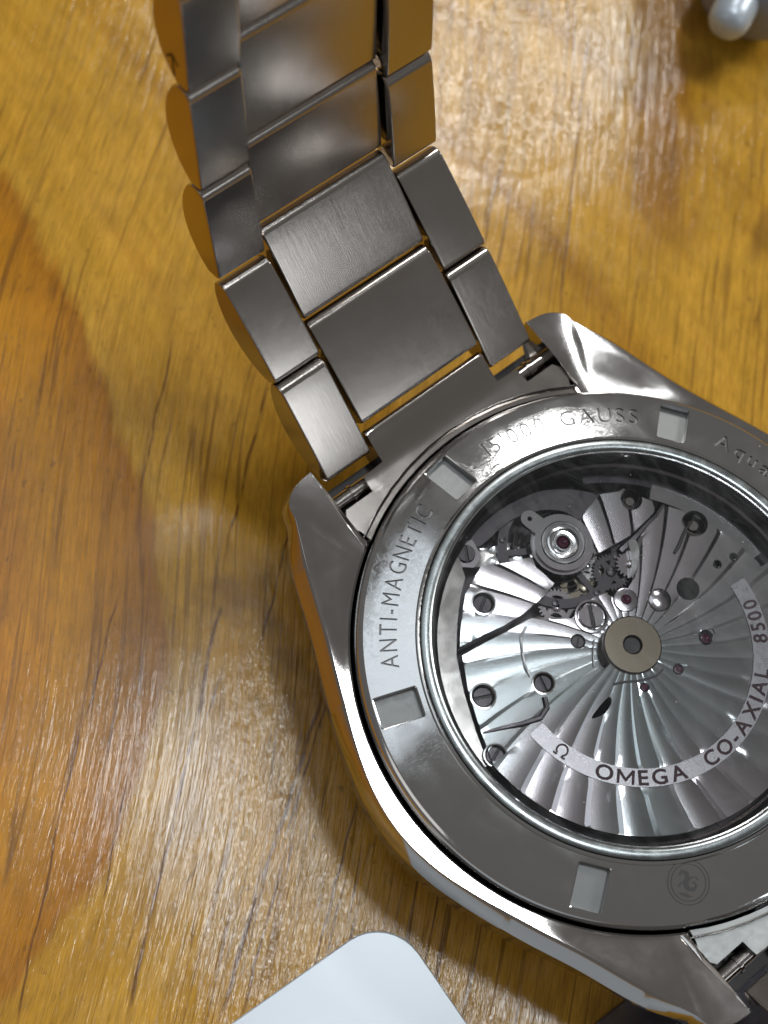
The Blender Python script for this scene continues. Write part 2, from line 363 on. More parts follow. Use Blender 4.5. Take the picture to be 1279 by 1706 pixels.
# crown at three o'clock
G = Geo()
v = []; f = []
for j, (x, r) in enumerate(((20.3, 1.2), (21.0, 1.2), (21.0, 3.0), (21.3, 3.2), (24.0, 3.2), (24.3, 2.9), (24.3, .01))):
    for i in range(60):
        rr = r - (.15 if (i % 2 and 2 < j < 5) else 0); a = 2 * PI * i / 60; v.append((x, rr * math.cos(a), -6.6 + rr * math.sin(a)))
for j in range(6):
    for i in range(60): f.append((j * 60 + i, j * 60 + (i + 1) % 60, (j + 1) * 60 + (i + 1) % 60, (j + 1) * 60 + i))
G.add(v, f); G.make("crown", steel_side, watch)

# ------------------------------------------------------------------ case back ring with six square recesses
def inpoly(p, poly):
    x, y = p; ins = False; j = len(poly) - 1
    for i in range(len(poly)):
        xi, yi = poly[i]; xj, yj = poly[j]
        if (yi > y) != (yj > y) and x < (xj - xi) * (y - yi) / (yj - yi) + xi: ins = not ins
        j = i
    return ins
def segd(p, poly):
    d = 1e9
    for i in range(len(poly)):
        ax, ay = poly[i - 1]; bx, by = poly[i]; dx, dy = bx - ax, by - ay; l = dx * dx + dy * dy
        t = 0 if l == 0 else max(0, min(1, ((p[0] - ax) * dx + (p[1] - ay) * dy) / l))
        d = min(d, math.hypot(p[0] - ax - t * dx, p[1] - ay - t * dy))
    return d
def densify(poly, step):
    r = []
    for i in range(len(poly)):
        a = poly[i]; b = poly[(i + 1) % len(poly)]; k = max(1, int(math.hypot(b[0] - a[0], b[1] - a[1]) / step))
        for s in range(k): r.append((a[0] + (b[0] - a[0]) * s / k, a[1] + (b[1] - a[1]) * s / k))
    return r
def region(G, outer, holes, chains, zf, thick, step=.4, m=0, mwall=0, margin=.06, extra=(), skip=None):
    """flat piece with outline, holes and inner points joined along chains; zf gives its surface, walls go down by thick"""
    V = []; E = []
    polys = [densify(outer, step)] + [densify(h, step) for h in holes]
    loops = []
    for p in polys:
        b = len(V); V += p; loops.append(list(range(b, b + len(p)))); E += [(b + i, b + (i + 1) % len(p)) for i in range(len(p))]
    xs = [p[0] for p in outer]; ys = [p[1] for p in outer]; bb = (min(xs), max(xs), min(ys), max(ys))
    for ch in chains:
        prev = None
        for p in ch:
            if bb[0] < p[0] < bb[1] and bb[2] < p[1] < bb[3] and inpoly(p, outer) and not any(inpoly(p, h) for h in holes) and segd(p, polys[0]) > margin and all(segd(p, h) > margin for h in holes):
                V.append(p)
                if prev is not None: E.append((prev, len(V) - 1))
                prev = len(V) - 1
            else: prev = None
    idx = {}
    for p, q in extra:
        for t in (p, q):
            if t not in idx: idx[t] = len(V); V.append(t)
        E.append((idx[p], idx[q]))
    ov, oe, of, iv, ie, jf = delaunay_2d_cdt([Vector(p) for p in V], E, [], 0, 1e-5)
    tri = []
    for t in of:
        cx = sum(ov[i][0] for i in t) / 3; cy = sum(ov[i][1] for i in t) / 3
        if inpoly((cx, cy), outer) and not any(inpoly((cx, cy), h) for h in holes) and not (skip and skip(cx, cy)): tri.append(tuple(t))
    G.add([(p[0], p[1], zf(p[0], p[1])) for p in ov], tri, m)
    for p in polys if thick > 0 else ():
        k = len(p)
        G.add([(x, y, zf(x, y)) for x, y in p] + [(x, y, zf(x, y) - thick) for x, y in p], [(i, (i + 1) % k, k + (i + 1) % k, k + i) for i in range(k)], mwall)
def circle(r, k, c=(0, 0), a0=0): return [(c[0] + r * math.cos(a0 + 2 * PI * i / k), c[1] + r * math.sin(a0 + 2 * PI * i / k)) for i in range(k)]
def zring(x, y):
    r = math.hypot(x, y)
    return -.22 - .16 * max(0, r - 14.8) - .03 * max(0, r - 16.8) ** 2
holes = []
for k in range(6):
    a = math.radians(38.4 + 60 * k); ca, sa = math.cos(a), math.sin(a)
    pts = []
    hw, r0, r1, cr = 1.03, 15.12, 17.95, .14
    for sx, sy, st in ((1, 1, 0), (-1, 1, 90), (-1, -1, 180), (1, -1, 270)):
        for q in (0, 45, 90):
            aa = math.radians(st + q); px = sx * (hw - cr) + cr * math.cos(aa); py = ((r1 - cr) if sy > 0 else (r0 + cr)) + cr * math.sin(aa)
            pts.append((py * ca - px * sa, py * sa + px * ca))
    holes.append(pts[::-1])
# ---- lettering
_gl = {}
def glyph(ch, bold=0.0):
    if (ch, bold) in _gl: return _gl[(ch, bold)]
    cu = bpy.data.curves.new("t", 'FONT'); cu.body = ch; cu.size = 1; cu.offset = bold; cu.resolution_u = 4
    ob = bpy.data.objects.new("t", cu); COL.objects.link(ob)
    dg = bpy.context.evaluated_depsgraph_get(); dg.update()
    me = bpy.data.meshes.new_from_object(ob.evaluated_get(dg))
    v = [(q.co.x, q.co.y) for q in me.vertices]; f = [tuple(p.vertices) for p in me.polygons]
    bpy.data.objects.remove(ob); bpy.data.meshes.remove(me)
    _gl[(ch, bold)] = (v, f); return v, f
CAPH = max(y for x, y in glyph('H')[0])
def glyph_m():
    H = CAPH; W_ = H * 1.12; t = H * .17
    o_ = [(0, 0), (t, 0), (t, H * .66), (W_ / 2, H * .12), (W_ - t, H * .66), (W_ - t, 0), (W_, 0), (W_, H), (W_ - t * 1.05, H), (W_ / 2, H * .40), (t * 1.05, H), (0, H)]
    return o_, [(0, 1, 2, 11), (2, 10, 11), (2, 3, 9, 10), (3, 4, 8, 9), (4, 7, 8), (4, 5, 6, 7)]
def arc_text(G, s, r, a0, a1, h, zf, inward=False, gap=.22, bold=0.0, eps=0.0):
    """letters of cap height h along radius r (middle of the letters) from angle a0 to a1, tops outward or inward"""
    k = h / CAPH; items = []; cur = 0
    for ch in s:
        if ch == ' ': cur += .55; continue
        v, f = glyph_m() if (bold and ch == 'M') else glyph(ch, bold); x0 = min(q[0] for q in v); x1 = max(q[0] for q in v)
        items.append((v, f, cur - x0)); cur += x1 - x0 + gap
    cur -= gap
    span = math.radians(abs(a1 - a0)) * r; kx = span / cur
    for v, f, off in items:
        xs = [q[0] for q in v]; xm = (min(xs) + max(xs)) / 2
        t = (xm + off) * kx / r
        a = math.radians(a0) + (t if inward else -t)
        out = []
        for x, y in v:
            dx = (x - xm) * kx; dy = y * k - h / 2
            if inward: rx, tx = r - dy, dx
            else: rx, tx = r + dy, -dx
            px = rx * math.cos(a) - tx * math.sin(a); py = rx * math.sin(a) + tx * math.cos(a)
            out.append((px, py, zf(px, py) + eps))
        G.add(out, f)
def outlines(G):
    """boundary edges of the letter faces, as closed polygons in plan"""
    cnt = {}
    for f in G.f:
        for a, b in zip(f, f[1:] + f[:1]):
            k = (min(a, b), max(a, b)); cnt[k] = cnt.get(k, 0) + 1
    return [k for k, c_ in cnt.items() if c_ == 1]
LET = []
for s, a0, a1 in (("ANTI-MAGNETIC", 149.3, 108.2), ("15'000 GAUSS", 87.5, 47.3), ("Aqua Terra", 27.3, -10)):
    T = Geo(); arc_text(T, s, 16.5, a0, a1, 1.14, zring); LET.append(T)
CUT = []
for T in LET: CUT += [((T.v[a][0], T.v[a][1]), (T.v[b][0], T.v[b][1])) for a, b in outlines(T)]
bins = {}
for e in CUT:                                            # coarse bins by angle keep the inside test quick
    am = math.degrees(math.atan2(e[0][1] + e[1][1], e[0][0] + e[1][0]))
    for d in (-6, -3, 0, 3, 6): bins.setdefault(int((am + d + 360) % 360 // 3), set()).add(e)
def in_letter(x, y):
    # even-odd count along a ray that runs outwards from the watch centre
    a = math.atan2(y, x); es = bins.get(int((math.degrees(a) + 360) % 360 // 3))
    if not es: return False
    ca, sa = math.cos(a), math.sin(a); r_ = math.hypot(x, y); n_ = 0
    for (p, q) in es:
        s0 = -p[0] * sa + p[1] * ca; s1 = -q[0] * sa + q[1] * ca
        if (s0 > 0) != (s1 > 0):
            t = s0 / (s0 - s1); rr = (p[0] + (q[0] - p[0]) * t) * ca + (p[1] + (q[1] - p[1]) * t) * sa
            if rr > r_: n_ += 1
    return n_ % 2 == 1
G = Geo()
def scaled(h, k):
    cx = sum(p[0] for p in h) / len(h); cy = sum(p[1] for p in h) / len(h)
    return [(cx + (p[0] - cx) * k, cy + (p[1] - cy) * k) for p in h]
chains = [[(r * math.cos(2 * PI * i / 240), r * math.sin(2 * PI * i / 240)) for i in range(241)] for r in (15.3, 15.6, 17.4, 17.7)]
lips = [scaled(h, 1.05) for h in holes]
region(G, circle(18.1, 240), [circle(14.75, 200)] + lips, chains, zring, .0, .3, extra=CUT, skip=in_letter)
for h, lp in zip(holes, lips):
    k = len(h)
    G.add([(x, y, zring(x, y)) for x, y in lp] + [(x, y, zring(x, y) - .05) for x, y in h] + [(x, y, zring(x, y) - .8) for x, y in h],
          [(i, (i + 1) % k, k + (i + 1) % k, k + i) for i in range(k)] + [(k + i, k + (i + 1) % k, 2 * k + (i + 1) % k, 2 * k + i) for i in range(k)])
zr = zring(18.1, 0)
G.lathe([(18.1, zr), (18.3, zr - .08), (18.45, zr - .22), (18.55, zr - .45), (18.6, zr - .8), (18.6, -3.2)], 240)
G.lathe([(14.75, zring(14.75, 0)), (14.72, -.10), (14.66, -.04), (14.58, -.02), (14.5, -.06), (14.48, -.3)], 200)
back = G.make("case_back", ring_m, watch, smooth=30); part_base(back, watch)
for k, h in enumerate(holes):
    G = Geo(); cx = sum(p[0] for p in h) / len(h); cy = sum(p[1] for p in h) / len(h); zc = zring(cx, cy) - .42
    # recess floor, sunk below the ring and blasted matt
    hh = [(cx + (p[0] - cx) * 1.02, cy + (p[1] - cy) * 1.02) for p in h]
    G.add([(x, y, zring(x, y) - .62) for x, y in hh], [tuple(range(len(hh)))])
    G.make("recess_floor", steel_blast, back)
for T in LET:
    E_ = Geo(); dp = .11
    E_.add([(x, y, z - dp) for x, y, z in T.v], T.f)                       # floors of the cut letters
    for a, b in outlines(T):
        A, B = T.v[a], T.v[b]; E_.add([A, B, (B[0], B[1], B[2] - dp), (A[0], A[1], A[2] - dp)], [(0, 1, 2, 3)])
    E_.make("engraved_lettering", engrave, back, smooth=0)
# etched round emblem: a small rearing sea creature inside a ring
G = Geo(); ec = (-7.75, -13.95)
def strip(pts, wd, z=.015):
    v = []; f = []
    for i, p in enumerate(pts):
        q0 = pts[max(i - 1, 0)]; q1 = pts[min(i + 1, len(pts) - 1)]; dx, dy = q1[0] - q0[0], q1[1] - q0[1]; l = math.hypot(dx, dy) or 1
        ww = wd[i] if isinstance(wd, list) else wd
        for s in (-1, 1):
            x = p[0] - s * dy / l * ww / 2; y = p[1] + s * dx / l * ww / 2; v.append((x, y, zring(x, y) + z))
    for i in range(len(pts) - 1): f.append((2 * i, 2 * i + 1, 2 * i + 3, 2 * i + 2))
    G.add(v, f)
for r in (1.38, 1.15): strip([(ec[0] + r * math.cos(t * PI / 24), ec[1] + r * math.sin(t * PI / 24)) for t in range(49)], .07)
ua = math.radians(-119 + 90)
def eloc(x, y): return (ec[0] + x * math.cos(ua) - y * math.sin(ua), ec[1] + x * math.sin(ua) + y * math.cos(ua))
strip([eloc(*p) for p in ((-.55, .55), (-.3, .75), (-.05, .6), (0, .3), (-.2, 0), (-.1, -.35), (.25, -.5), (.5, -.25), (.35, 0), (.2, -.1))], [.12, .25, .3, .34, .36, .3, .22, .16, .1, .05])
strip([eloc(*p) for p in ((0, .1), (.3, .3), (.55, .25), (.65, .05))], .08); strip([eloc(*p) for p in ((-.2, 0), (-.5, .05), (-.7, -.15))], .1)
for i in range(5): strip([eloc(-.8 + .1 * i, -.55 - .07 * i), eloc(-.3 + .1 * i, -.62 - .07 * i)], .05)
G.make("etched_emblem", etch, back, smooth=0)
# sapphire and its bevelled grey edge
G = Geo(); G.lathe([(14.48, -.30), (14.42, -.02), (14.3, .03), (13.95, .04), (13.72, -.0), (13.66, -.05)], 200)
G.make("crystal_edge", gasket_m, watch)
G = Geo(); G.lathe([(13.66, -.05), (10, -.05), (5, -.05), (.001, -.05)], 160); cry = G.make("display_crystal", crystal_m, watch, smooth=0)
if cry.data.polygons[0].normal.z < 0: cry.data.flip_normals()

# ------------------------------------------------------------------ movement
G = Geo(); G.lathe([(13.3, -2.4), (13.3, -4.4), (.01, -4.4)], 160, m=0)
mov = G.make("movement", steel_dark, watch, smooth=30); part_base(mov, watch)
G = Geo(); G.lathe([(13.64, -.10), (13.55, -.12), (13.42, -.45), (13.40, -.6)], 160); G.make("inner_ring", steel_bright, mov)
G = Geo(); G.lathe([(13.66, -.12), (13.5, -.2), (13.35, -.9), (13.25, -1.5), (13.05, -1.6), (13.0, -2.4)], 160); G.make("casing_ring", casing_m, mov)
NR = 34; TW = .016
jit = [random.uniform(-.05, .05) for _ in range(NR)]
def ridge_chains(r0, r1, ph=0.0, c=(0, 0), fr_=(0, .15, .36, .57, .79), step=.5):
    ch = []
    for k in range(NR):
        for f in fr_:
            line_ = []; r = r0
            while r <= r1:
                a = 2 * PI * (k + f) / NR + TW * r * 1.0 + ph; line_.append((c[0] + r * math.cos(a), c[1] + r * math.sin(a))); r += step
            ch.append(line_)
    return ch
def zridge(z0, amp=.0065, ph=0.0, c=(0, 0)):
    def fn(x, y):
        x -= c[0]; y -= c[1]; r = math.hypot(x, y); t = ((math.atan2(y, x) - TW * r - ph) % (2 * PI)) / (2 * PI) * NR
        k = int(t) % NR; f = t - int(t)
        B = .15; e = f / B if f < B else 1 - (f - B) / (1 - B); q = max(0, (f - B) / (1 - B))
        return z0 + amp * r * (e - .6) + amp * .35 * r * 4 * q * (1 - q) + (jit[k] * r * .06 * q * (1 - q) * 2)
    return fn
def bridge(name, outer, holes, z0, thick, ph=0.0, r0=1.6, amp=.0065, parent=mov, m=steel_mov):
    G = Geo(); region(G, outer, holes, ridge_chains(r0, 13.4, ph), zridge(z0, amp, ph), thick, .35)
    return G.make(name, m, parent, smooth=9)
def smoothpoly(p, sub=4):
    r = []; k = len(p)
    for i in range(k):
        p0, p1, p2, p3 = p[i - 1], p[i], p[(i + 1) % k], p[(i + 2) % k]
        for s in range(sub):
            t = s / sub; r.append(tuple(.5 * (2 * b + (-a + c_) * t + (2 * a - 5 * b + 4 * c_ - d) * t * t + (-a + 3 * b - 3 * c_ + d) * t ** 3) for a, b, c_, d in zip(p0, p1, p2, p3)))
    return r
HL = lambda x, y, r: circle(r, 20, (x, y))
bridge("bridge", [(-4.3, 10.5), (-2.52, 9.55), (-1.04, 8.91), (-1.3, 8.2), (-1.16, 7.56), (-1.03, 6.56), (-2.12, 6.3), (-4.14, 6.2), (-5.8, 6.36), (-7.26, 6.7), (-9.1, 7.0), (-8.02, 8.16), (-6.45, 9.6)], [HL(-5.86, 8.39, .8)], -2.0, 1.4, .05)
bridge("bridge", [(-9.34, 6.45), (-7.37, 6.18), (-5.77, 5.9), (-4.17, 5.7), (-3.48, 5.5), (-2.69, 4.62), (-1.63, 3.95), (-.36, 4.15), (.57, 4.2), (1.39, 3.9), (1.8, 3.1), (1.4, 1.2), (1.2, -.6), (-4.98, -1.6), (-12.3, -1.8), (-12.35, -.31), (-11.59, 1.89), (-10.54, 4.38)], [HL(-10.0, 3.47, .85), HL(-11.73, -.0, .55), HL(-6.18, 1.73, .78), HL(-2.37, 2.5, .52)], -2.05, 1.4, .0)
bridge("bridge", [(5.89, 9.56), (7.0, 8.95), (7.5, 8.9), (8.25, 7.4), (8.79, 6.62), (8.1, 6.3), (7.15, 6.17), (5.58, 6.01), (3.8, 6.23), (2.57, 6.43), (3.03, 7.71), (3.17, 8.91), (4.64, 9.3)], [HL(7.4, 7.95, .62)], -2.0, 1.4, .1)
bridge("bridge", [(9.05, 6.3), (10.06, 4.8), (10.9, 2.8), (11.4, 1.06), (11.6, -.87), (11.3, -2.5), (5, -3), (0, -1.2), (-.6, .6), (1.9, 3.0), (3.0, 3.3), (3.87, 3.59), (5.23, 4.48), (5.76, 5.45), (7.35, 5.86)], [HL(9.88, 3.96, .75), HL(6.26, .71, .82), HL(10.46, .49, .22), HL(9.16, .79, .2)], -2.0, 1.4, .03)
# bright rim plate at the left edge and along the top right of the movement
def band_plate(name, r0, r1, a0, a1, z, m, thick=1.5):
    k = max(6, int(abs(a1 - a0) / 3)); aa = [math.radians(a0 + (a1 - a0) * i / k) for i in range(k + 1)]
    p = [(r1 * math.cos(a), r1 * math.sin(a)) for a in aa] + [(r0 * math.cos(a), r0 * math.sin(a)) for a in reversed(aa)]
    G = Geo(); G.prism(p, z - thick, z); return G.make(name, m, mov)
G = Geo(); G.prism([(-4.9, 12.2), (-5.6, 10.55), (-6.7, 9.75), (-8.2, 8.3), (-9.3, 7.05), (-9.65, 6.6), (-10.8, 4.45), (-11.85, 1.95), (-12.6, -.2), (-13.2, -.2), (-12.9, 3), (-11.6, 6.4), (-9.8, 8.8), (-7.2, 11.0)], -3.6, -2.25); G.make("rim_plate", steel_side, mov)
band_plate("rim_plate", 11.3, 12.4, -2, 40, -2.35, steel_mov)
band_plate("rim_plate", 12.4, 13.28, -20, 62, -2.9, steel_dark)
# arched separations engraved in the left bridge: fine dark wires lie in the gaps
G = Geo(); G.tube([(-4.59, 5.4, -2.02), (-5.4, 5.0, -2.02), (-5.95, 4.2, -2.02), (-6.45, 3.3, -2.0), (-6.6, 2.6, -2.0)], .10, 6); G.make("bridge_edge", steel_bright, mov)
G = Geo(); G.tube([(-6.75, .95, -2.0), (-7.1, .3, -2.0), (-7.9, .05, -2.0), (-9.14, .5, -2.0), (-10.4, 1.1, -2.0), (-11.6, 1.6, -2.0)], [.2, .2, .2, .18, .14, .08], 6); G.make("bridge_edge", steel_dark, mov)
G = Geo(); G.tube([(-1.43, 1.92, -1.95), (-2.1, 1.3, -1.95), (-2.7, .5, -1.95)], .06, 6); G.make("bridge_edge", steel_bright, mov)
G = Geo(); G.tube([(8.95, 6.3, -2.0), (8.0, 6.02, -2.05), (7.2, 5.95, -2.1), (5.7, 5.7, -2.2), (4.4, 5.6, -2.4)], [.1, .16, .2, .28, .3], 6); G.make("bridge_edge", steel_dark, mov)
G = Geo(); G.tube([(10.2, 4.3, -1.95), (9.0, 4.0, -1.95), (7.8, 3.4, -1.95), (7.2, 3.2, -1.95)], [.05, .12, .14, .1], 6); G.make("bridge_edge", groove, mov)
# wheels in the open well
def gear(name, c, r, teeth, z, m, hub=.35, th=.25, spokes=4):
    G = Geo(); p = []
    for i in range(teeth):
        for q, rr in ((0, r - .18), (.25, r), (.5, r), (.75, r - .18)):
            a = 2 * PI * (i + q) / teeth; p.append((c[0] + rr * math.cos(a), c[1] + rr * math.sin(a)))
    hs = []
    for s in range(spokes):
        a0 = 2 * PI * s / spokes + .22; a1 = 2 * PI * (s + 1) / spokes - .22; ro = r - .5; ri = hub + .15
        if ro <= ri + .1: continue
        hs.append([(c[0] + ro * math.cos(a0 + (a1 - a0) * i / 6), c[1] + ro * math.sin(a0 + (a1 - a0) * i / 6)) for i in range(7)] + [(c[0] + ri * math.cos((a0 + a1) / 2 + .3), c[1] + ri * math.sin((a0 + a1) / 2 + .3)), (c[0] + ri * math.cos((a0 + a1) / 2 - .3), c[1] + ri * math.sin((a0 + a1) / 2 - .3))])
    region(G, p, hs, [], lambda x, y: z, th, 3.0)
    G.lathe([(hub, z), (hub, z + .2), (hub * .4, z + .25), (.001, z + .25)], 16, c); return G.make(name, m, mov, smooth=25)
gear("gear_wheel", (3.0, 4.9), 1.35, 30, -2.7, steel_dark)
gear("gear_wheel", (.9, 5.2), 1.7, 40, -3.1, hub_gold)
gear("gear_wheel", (4.3, 4.5), 1.0, 20, -2.35, steel_mov, .25)
gear("gear_wheel", (-1.6, 5.3), 1.3, 28, -2.9, steel_mov)
gear("escape_wheel", (2.0, 6.2), 1.0, 16, -2.9, steel_bright, .2)
# bright curved lever between the wheels
G = Geo(); G.prism(smoothpoly([(5.1, 5.75), (5.6, 5.45), (5.2, 4.7), (4.3, 3.95), (3.6, 3.75), (4.1, 4.3), (4.7, 5.0)], 3), -2.3, -1.85); G.make("lever", steel_bright, mov)
# balance wheel and its cock
bc = (1.19, 8.35)
G = Geo(); G.lathe([(4.3, -3.0), (4.3, -2.65), (3.65, -2.65), (3.65, -3.0)], 72, bc, closed=True)
for k in range(3):
    a = .5 + k * 2 * PI / 3; ca, sa = math.cos(a), math.sin(a)
    G.prism([(bc[0] + x * ca - y * sa, bc[1] + x * sa + y * ca) for x, y in ((.3, -.28), (3.7, -.2), (3.7, .2), (.3, .28))], -2.95, -2.75)
for k in range(8):
    a = k * PI / 4; G.lathe([(.22, -2.66), (.22, -2.5), (.001, -2.48)], 10, (bc[0] + 3.98 * math.cos(a), bc[1] + 3.98 * math.sin(a)))
G.make("balance_wheel", steel_dark, mov)
G = Geo()
for k in range(5):
    r = 1.5 + k * .4; G.lathe([(r, -3.2), (r, -3.05), (r + .06, -3.05), (r + .06, -3.2)], 48, bc, closed=True)
G.make("hairspring", groove, mov)
# curved black balance bridge sweeping along the top of the well
G = Geo(); G.prism(smoothpoly([(5.8, 9.6), (4.5, 11.2), (2.4, 12.4), (-.6, 12.9), (-3.4, 12.5), (-3.2, 11.7), (-.4, 11.9), (1.9, 11.2), (3.2, 10.1), (3.8, 9.0)], 3), -3.9, -2.45); G.make("balance_bridge", steel_dark, mov)
G = Geo(); p = smoothpoly([(-3.9, 12.1), (-2.6, 11.3), (-1.4, 10.9), (-.5, 10.0), (-.9, 9.1), (-2.5, 9.75), (-4.1, 10.65), (-4.7, 11.4)], 3); region(G, p, [], [[(-3 + .5 * i, 10 + .3 * j) for i in range(6)] for j in range(6)], lambda x, y: -3.0 + .12 * math.sin(5 * x) * math.sin(4 * y), .6, .4); G.make("polished_cam", steel_bright, mov)
# regulator: flat steel ring with an ear, jewel setting in the middle
G = Geo()
ea = math.atan2(11.04 - 8.35, .46 - 1.19)
p = []
for i in range(40):
    a = ea + .32 + (2 * PI - .64) * i / 39; p.append((bc[0] + 1.98 * math.cos(a), bc[1] + 1.98 * math.sin(a)))
ex, ey = math.cos(ea), math.sin(ea); ec2 = (.46, 11.04)
for i in range(9):
    a = ea - PI / 2 - .1 + (PI + .2) * i / 8; p.append((ec2[0] + .62 * math.cos(a), ec2[1] + .62 * math.sin(a)))
region(G, p, [circle(1.12, 32, bc), circle(.17, 12, ec2)], [], lambda x, y: -1.55, .35, .6)
G.make("regulator", steel_mov, mov)
G = Geo(); G.lathe([(1.55, -1.9), (1.55, -1.52), (1.48, -1.47), (1.38, -1.47), (1.36, -1.6)], 40, bc); G.lathe([(1.16, -1.6), (1.1, -1.42), (.98, -1.4), (.9, -1.6), (.72, -1.62), (.62, -1.42), (.5, -1.42), (.45, -1.55)], 40, bc); G.make("jewel_setting", steel_bright, mov)
G = Geo(); G.lathe([(1.95, -1.95), (1.95, -1.85), (2.2, -1.85), (2.25, -2.4)], 40, bc); G.make("regulator_seat", steel_mov, mov)
def jewel(x, y, r, z, ring=True):
    G = Geo(); G.lathe([(r, z), (r * .85, z + r * .35), (r * .45, z + r * .5), (r * .2, z + r * .42), (.001, z + r * .36)], 20, (x, y)); j = G.make("jewel", ruby, mov)
    if ring:
        G = Geo(); G.lathe([(r * 1.0, z - .1), (r * 1.02, z + .06), (r * 1.15, z + .09), (r * 1.32, z + .05), (r * 1.36, z - .1)], 24, (x, y)); G.make("jewel_setting", steel_bright, mov)
jewel(bc[0], bc[1], .42, -1.55, False)
def screw(x, y, r, z, slot, m=steel_bright, ring=0, ringm=None):
    G = Geo(); G.disc(r * .98, z - .12, 24, (x, y), 1)
    sw = r * .13; cs, sn = math.cos(math.radians(slot)), math.sin(math.radians(slot))
    for s in (0, 1):
        pts = []
        a0 = math.asin(sw / r)
        for i in range(13):
            a = a0 + (PI - 2 * a0) * i / 12 + s * PI; px, py = r * math.cos(a), r * math.sin(a); pts.append((x + px * cs - py * sn, y + px * sn + py * cs))
        cx, cy = sum(p[0] for p in pts) / 13, sum(p[1] for p in pts) / 13
        top = [(cx + (p[0] - cx) * .9, cy + (p[1] - cy) * .9) for p in pts]
        kk = len(pts)
        G.add([(*p, z - .14) for p in pts] + [(*p, z - .05) for p in pts] + [(*p, z) for p in top], [(i, (i + 1) % kk, kk + (i + 1) % kk, kk + i) for i in range(kk)] + [(kk + i, kk + (i + 1) % kk, 2 * kk + (i + 1) % kk, 2 * kk + i) for i in range(kk)] + [tuple(range(2 * kk, 3 * kk))], 0)
    o = G.make("screw", m, mov, smooth=25, mats=[m, groove])
    if ring:
        G = Geo(); G.lathe([(r * 1.05, z - .4), (r * 1.08, ring), (r * 1.2, ring + .07), (r * 1.36, ring + .06), (r * 1.42, ring - .1)], 32, (x, y)); G.make("screw_seat", ringm or steel_bright, mov)
screw(-4.43, 11.82, .62, -2.2, 60, steel_dark)
G = Geo(); G.prism([(-5.4, 11.4), (-4.7, 12.6), (-3.4, 12.4), (-3.7, 11.0), (-4.6, 10.75)], -3.2, -2.4); G.make("screw_seat", steel_mov, mov)
screw(-5.86, 8.39, .62, -2.3, 30, steel_dark, -2.02)
screw(-10.0, 3.47, .66, -2.25, -25, steel_dark, -2.03)
screw(-11.9, -.05, .60, -2.2, 20, steel_dark, -2.02)
screw(-6.18, 1.73, .58, -2.15, 75, steel_dark, -2.02, steel_side)
screw(-2.37, 2.5, .42, -2.2, 40, steel_dark)
screw(-.5, 3.26, .86, -1.9, 60, steel_mov, -1.95, steel_mov)
jewel(2.18, 2.71, .42, -1.95)
G = Geo(); G.lathe([(.85, -2.0), (.82, -1.86), (.7, -1.84), (.001, -1.84)], 28, (2.18, 2.71)); G.lathe([(.82, -2.1), (.8, -1.85), (.7, -1.8), (.001, -1.8)], 28, (4.08, 1.31)); G.make("wheel_cap", steel_mov, mov)
for x, y, r in ((7.4, 7.95, .62), (9.88, 3.96, .75)): 
    G = Geo(); G.lathe([(r * 1.0, -2.7), (r * 1.0, -1.95), (r * 1.1, -1.86), (r * 1.22, -1.9), (r * 1.26, -2.1)], 28, (x, y)); G.lathe([(r * .55, -2.6), (r * .5, -2.4), (.001, -2.4)], 20, (x, y)); G.make("hole_rim", steel_side, mov)
for x, y in ((10.46, .49), (9.16, .79)):
    G = Geo(); G.lathe([(.2, -2.4), (.2, -1.95), (.26, -1.9), (.32, -1.98)], 16, (x, y)); G.make("hole_rim", steel_bright, mov)
# rotor: half disc of curved rays with a smooth lettered band
def half_ring(r0, r1, a0, a1, k=90):
    aa = [math.radians(a0 + (a1 - a0) * i / k) for i in range(k + 1)]
    return [(r1 * math.cos(a), r1 * math.sin(a)) for a in aa], [(r0 * math.cos(a), r0 * math.sin(a)) for a in reversed(aa)]
A0, A1 = -178.0, -6.4
o1, i1 = half_ring(1.5, 8.33, A0, A1); o2, i2 = half_ring(9.58, 12.75, A0, A1)
slotp = smoothpoly([(-5.5, -2.05), (-4.54, -1.80), (-3.59, -1.70), (-3.75, -2.1), (-4.49, -2.36), (-5.1, -2.28)], 3)
G = Geo(); region(G, o1 + i1, [slotp, HL(4.5, -2.6, .5), HL(1.45, -3.12, .38), HL(-1.25, -2.67, .3)], ridge_chains(1.5, 8.3, .02), zridge(-1.0, .0065, .02), .5, .35)
region(G, o2 + i2, [], ridge_chains(9.6, 12.7, .02), zridge(-1.0, .0065, .02), .7, .35)
rotor = G.make("rotor", steel_mov, mov, smooth=9)
o3, i3 = half_ring(8.35, 9.56, A0 + .4, A1 - .3)
G = Geo(); G.prism(o3 + i3, -1.4, -.93); G.make("rotor_band", steel_band, mov)
G = Geo(); zb = lambda x, y: -.912
for s, a0, a1 in (("OMEGA", -147.6, -108.0), ("CO-AXIAL", -98.6, -47.0), ("8500", -35.6, -16.0)): arc_text(G, s, 8.95, a0, a1, .95, zb, True, .16, .022)
